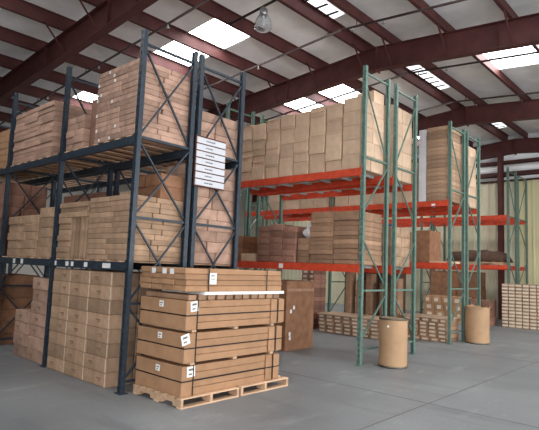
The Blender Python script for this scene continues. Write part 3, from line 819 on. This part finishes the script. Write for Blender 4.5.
def bundle(label, x0, x1, y0, y1, z0, h, labels, seed):
    cx, cy = (x0 + x1) / 2, (y0 + y1) / 2
    t = thing('strapped_bundle', label, 'carton bundle', (cx, cy, z0), 'strapped bundles on the front pallets')
    X0, X1, Y0, Y1 = x0 - cx, x1 - cx, y0 - cy, y1 - cy
    r = random.Random(seed)
    hh = h / 2
    for k in range(2):
        bm = bmesh.new()
        # long carton: near end cap plus a body whose long side is folded into two ledges
        yc = Y0 + 0.17
        abox(bm, X0, X1, Y0, yc, k * hh + 0.002, (k + 1) * hh - 0.002)
        for q in range(2):
            ins = 0.012 + 0.01 * r.random()
            za, zb_ = k * hh + q * hh / 2 + 0.002, k * hh + (q + 1) * hh / 2 - 0.003
            abox(bm, X0 + ins, X1 - ins, yc, Y1 - 0.02, za, zb_)
        bmesh.ops.bevel(bm, geom=bm.edges[:], offset=0.004, segments=1, affect='EDGES')
        obj('long_carton', bm, M['card_warm'], t)
    for yy in (Y1 - 0.30, Y1 - 0.13):
        bm = bmesh.new(); abox(bm, X1 - 0.011, X1 + 0.006, yy, yy + 0.12, 0.015, h - 0.01)
        bmesh.ops.bevel(bm, geom=bm.edges[:], offset=0.003, segments=1, affect='EDGES')
        obj('corner_board', bm, M['card_warm'], t)
    bm = bmesh.new(); loop(bm, X0, X1 + 0.006, Y0, Y1, hh - 0.008, 0, 'h'); obj('level_strap', bm, M['strap'], t)
    for yy in (Y0 + 0.17, Y1 - 0.17):
        bm = bmesh.new(); loop(bm, X0, X1 + 0.007, yy, 0, 0, h, 'v'); obj('upright_strap', bm, M['strap'], t)
    for face, a, z, wd, hg, tilt in labels:
        bm = bmesh.new()
        if face == 'n':
            abox(bm, -wd / 2, wd / 2, -0.003, 0, -hg / 2, hg / 2)
            lb = obj('shipping_label', bm, M['white'], t, (a, Y0 - 0.0005, z), (0, tilt, 0))
            bm = bmesh.new(); abox(bm, -wd * 0.3, wd * 0.25, -0.004, -0.003, hg * 0.05, hg * 0.25); abox(bm, -wd * 0.3, wd * 0.1, -0.004, -0.003, -hg * 0.3, -hg * 0.15)
        else:
            abox(bm, 0, 0.003, -wd / 2, wd / 2, -hg / 2, hg / 2)
            lb = obj('shipping_label', bm, M['white'], t, (X1 + 0.0045, a, z), (tilt, 0, 0))
            bm = bmesh.new(); abox(bm, 0.003, 0.004, -wd * 0.3, wd * 0.25, hg * 0.1, hg * 0.3); abox(bm, 0.003, 0.004, -wd * 0.3, wd * 0.1, -hg * 0.3, -hg * 0.15)
        obj('label_print', bm, M['grey_ink'], lb)
    return t
z = 0.127
BXa, BXb, BYa, BYb = -6.14, -5.14, 4.13, 5.97
H1 = 0.372
bundle('bottom strapped bundle of long brown cartons on the front pallets', BXa, BXb, BYa, BYb, z, H1, [('n', 0.0, 0.29, 0.09, 0.08, 0.05), ('e', -0.78, 0.3, 0.13, 0.13, 0.05)], 1)
z += H1
def spacers(z, ys, h=0.03):
    for yy in ys:
        tag(boxobj('wood_spacer', BXa + 0.05, BXb - 0.01, yy - 0.035, yy + 0.035, z, z + h, M['wood']), 'wood spacer between strapped bundles, %s' % ('%s gap, %s' % ('lower' if z < 0.7 else 'upper', 'near end' if yy < 4.6 else ('middle' if yy < 5.5 else 'far end'))), 'wood spacer', 'wood spacers between the strapped bundles')
z += 0.0045; spacers(z, (4.3, 5.05, 5.8)); z += 0.031; H1 = 0.372
bundle('second strapped bundle up of long brown cartons on the front pallets', BXa - 0.01, BXb + 0.02, BYa + 0.0, BYb + 0.02, z, H1, [('n', 0.0, 0.3, 0.09, 0.08, -0.04), ('e', -0.92, 0.3, 0.13, 0.13, 0.25)], 2)
z += H1
z += 0.0045; spacers(z, (4.3, 5.05, 5.8)); z += 0.031
bundle('third strapped bundle up of long brown cartons on the front pallets', BXa, BXb + 0.01, BYa + 0.01, BYb + 0.06, z, H1, [('n', -0.02, 0.3, 0.09, 0.08, 0.0), ('e', -0.82, 0.3, 0.13, 0.13, 0.1)], 3)
z += H1
z += 0.0045
# row of small blocks, white sheet, and the bundle of slim cartons on top
for k in range(11):
    yy = BYa + 0.05 + k * 0.162
    tag(boxobj('small_carton', BXa + 0.06, BXb - 0.005 + 0.01 * (k % 2), yy, yy + 0.125, z, z + 0.065, M['card_brown'], bev=0.004), 'small brown carton under the white sheet, %s from near end' % ORD[k + 1], 'carton', 'row of small cartons under the white sheet')
z += 0.066
tag(boxobj('white_sheet', BXa + 0.1, BXb + 0.03, BYa + 0.28, BYb + 0.02, z, z + 0.04, M['white']), 'white foam sheet jutting out under the top bundle of slim cartons', 'sheet')
z += 0.041
t = thing('slim_carton_bundle', 'top bundle of slim long brown cartons strapped together on the front stack', 'carton bundle', ((BXa + BXb) / 2, (BYa + BYb) / 2, z))
X0, X1, Y0, Y1 = (BXa - BXb) / 2 - 0.01, (BXb - BXa) / 2, (BYa - BYb) / 2 - 0.01, (BYb - BYa) / 2 + 0.0
TH = 0.30
for i in range(4):
    for k in range(4):
        bm = bmesh.new(); wv = (X1 - X0) / 4; hv = TH / 4
        dy = rnd.uniform(-0.015, 0.015)
        dxr = rnd.uniform(-0.006, 0.006) if i == 3 else 0
        abox(bm, X0 + i * wv + 0.006, X0 + (i + 1) * wv - 0.006 + dxr, Y0 + dy, Y1 + dy, k * hv, (k + 1) * hv - 0.003)
        bmesh.ops.bevel(bm, geom=bm.edges[:], offset=0.009, segments=1, affect='EDGES')
        obj('slim_carton', bm, M['card_warm'], t)
for yy in (Y0 + 0.36, Y1 - 0.36):
    bm = bmesh.new(); loop(bm, X0 - 0.004, X1 + 0.008, yy, 0, 0, TH, 'v'); obj('upright_strap', bm, M['strap'], t)
for xx in (-0.18, 0.06, 0.22):
    bm = bmesh.new(); abox(bm, -0.045, 0.045, -0.003, 0, -0.035, 0.035); obj('end_sticker', bm, M['white'], t, (xx, Y0 - 0.018, TH - 0.05))
bm = bmesh.new(); abox(bm, 0, 0.003, -0.06, 0.06, -0.075, 0.075)
lb = obj('shipping_label', bm, M['white'], t, (X1 + 0.009, Y0 + 0.44, 0.17))
bm = bmesh.new(); abox(bm, 0.003, 0.004, -0.04, 0.035, -0.01, 0.0); abox(bm, 0.003, 0.004, -0.04, 0.02, 0.03, 0.045)
obj('label_print', bm, M['grey_ink'], lb)

# ------------------------------------------------------------------ fibre drums
def drum(label, x, y, r, h, crumpled):
    t = thing('fibre_drum', label, 'drum', (x, y, 0), 'brown fibre drums')
    bm = bmesh.new(); lathe(bm, [(0, 0.02), (r - 0.004, 0.02), (r, 0.03), (r, h * 0.33), (r + 0.003, h * 0.335), (r, h * 0.34), (r, h - 0.03), (r - 0.01, h - 0.03), (0, h - 0.03)], 40)
    if crumpled:
        for v in bm.verts:
            v.co.x += 0.008 * math.sin(v.co.z * 9 + 2 * math.atan2(v.co.y, v.co.x)); v.co.y += 0.008 * math.cos(v.co.z * 7)
    obj('drum_body', bm, M['drum'], t, smooth=False)
    bm = bmesh.new(); lathe(bm, [(r - 0.02, 0), (r + 0.007, 0), (r + 0.009, 0.02), (r + 0.007, 0.04), (r + 0.001, 0.04), (r - 0.02, 0.0)], 40)
    obj('bottom_rim', bm, M['drum_rim'], t, smooth=True)
    if not crumpled:
        bm = bmesh.new(); lathe(bm, [(r - 0.012, h - 0.03), (r + 0.008, h - 0.03), (r + 0.009, h), (r - 0.004, h + 0.002), (r - 0.012, h - 0.02), (r - 0.012, h - 0.03)], 40)
        obj('top_rim', bm, M['drum_rim'], t, smooth=True)
        bm = bmesh.new(); lathe(bm, [(0, h - 0.012), (r - 0.012, h - 0.012), (r - 0.012, h - 0.03), (0, h - 0.03)], 40)
        obj('lid', bm, M['drum'], t)
        bm = bmesh.new(); lathe(bm, [(0, 0), (0.022, 0), (0.022, 0.005), (0, 0.005)], 12)
        a = math.atan2(-y, -x) - 0.35
        obj('sticker', bm, M['white'], t, (math.cos(a) * r, math.sin(a) * r, h * 0.84), (0, math.pi / 2, a))
    else:
        # torn uneven paper edge at the top
        bm = bmesh.new(); N = 40; o1 = []; i1 = []; o0 = []; i0 = []
        for k in range(N):
            a = k * 2 * math.pi / N
            zz = h + 0.02 * math.sin(3 * a) + rnd.uniform(-0.02, 0.02); q = r + 0.006 + 0.012 * math.sin(5 * a)
            o0.append(bm.verts.new((math.cos(a) * (r + 0.004), math.sin(a) * (r + 0.004), h - 0.09))); o1.append(bm.verts.new((math.cos(a) * q, math.sin(a) * q, zz)))
            i1.append(bm.verts.new((math.cos(a) * (q - 0.015), math.sin(a) * (q - 0.015), zz))); i0.append(bm.verts.new((math.cos(a) * (r - 0.014), math.sin(a) * (r - 0.014), h - 0.09)))
        for k in range(N):
            k2 = (k + 1) % N
            for a, c in ((o0, o1), (o1, i1), (i1, i0), (i0, o0)):
                bm.faces.new((a[k], a[k2], c[k2], c[k]))
        obj('torn_liner', bm, M['drum'], t)
drum('brown fibre drum with steel rims in front of the green rack end', -4.88, 8.97, 0.265, 0.91, False)
drum('wide brown fibre drum with torn top edge, farther along the aisle', -5.125, 13.95, 0.30, 0.96, True)

# ------------------------------------------------------------------ sign on the rear blue rack end
sy0, sy1, sz0, sz1 = 4.98, 5.58, 3.0, 3.78
t = thing('rack_sign', 'white slatted sign board with seven rows on the blue rack end', 'sign', (-6.145, (sy0 + sy1) / 2, sz0))
bm = bmesh.new(); abox(bm, -0.02, 0.0, -(sy1 - sy0) / 2 - 0.012, (sy1 - sy0) / 2 + 0.012, -0.012, sz1 - sz0 + 0.012)
obj('sign_frame', bm, M['sign_frame'], t)
rh = (sz1 - sz0) / 7
for k in range(7):
    h = rh - 0.02
    bm = bmesh.new(); abox(bm, 0, 0.012, -(sy1 - sy0) / 2, (sy1 - sy0) / 2, 0, h)
    s = obj('sign_row', bm, M['sign_face'], t, (0, 0, k * rh + 0.006))
    bm = bmesh.new()
    n_ = 5 if k == 6 else 4
    q = -0.12
    for j in range(n_):
        wl = rnd.uniform(0.02, 0.045)
        abox(bm, 0.012, 0.0135, q, q + wl, h * 0.4, h * 0.62); q += wl + 0.008
    obj('row_print', bm, M['grey_ink'], s)
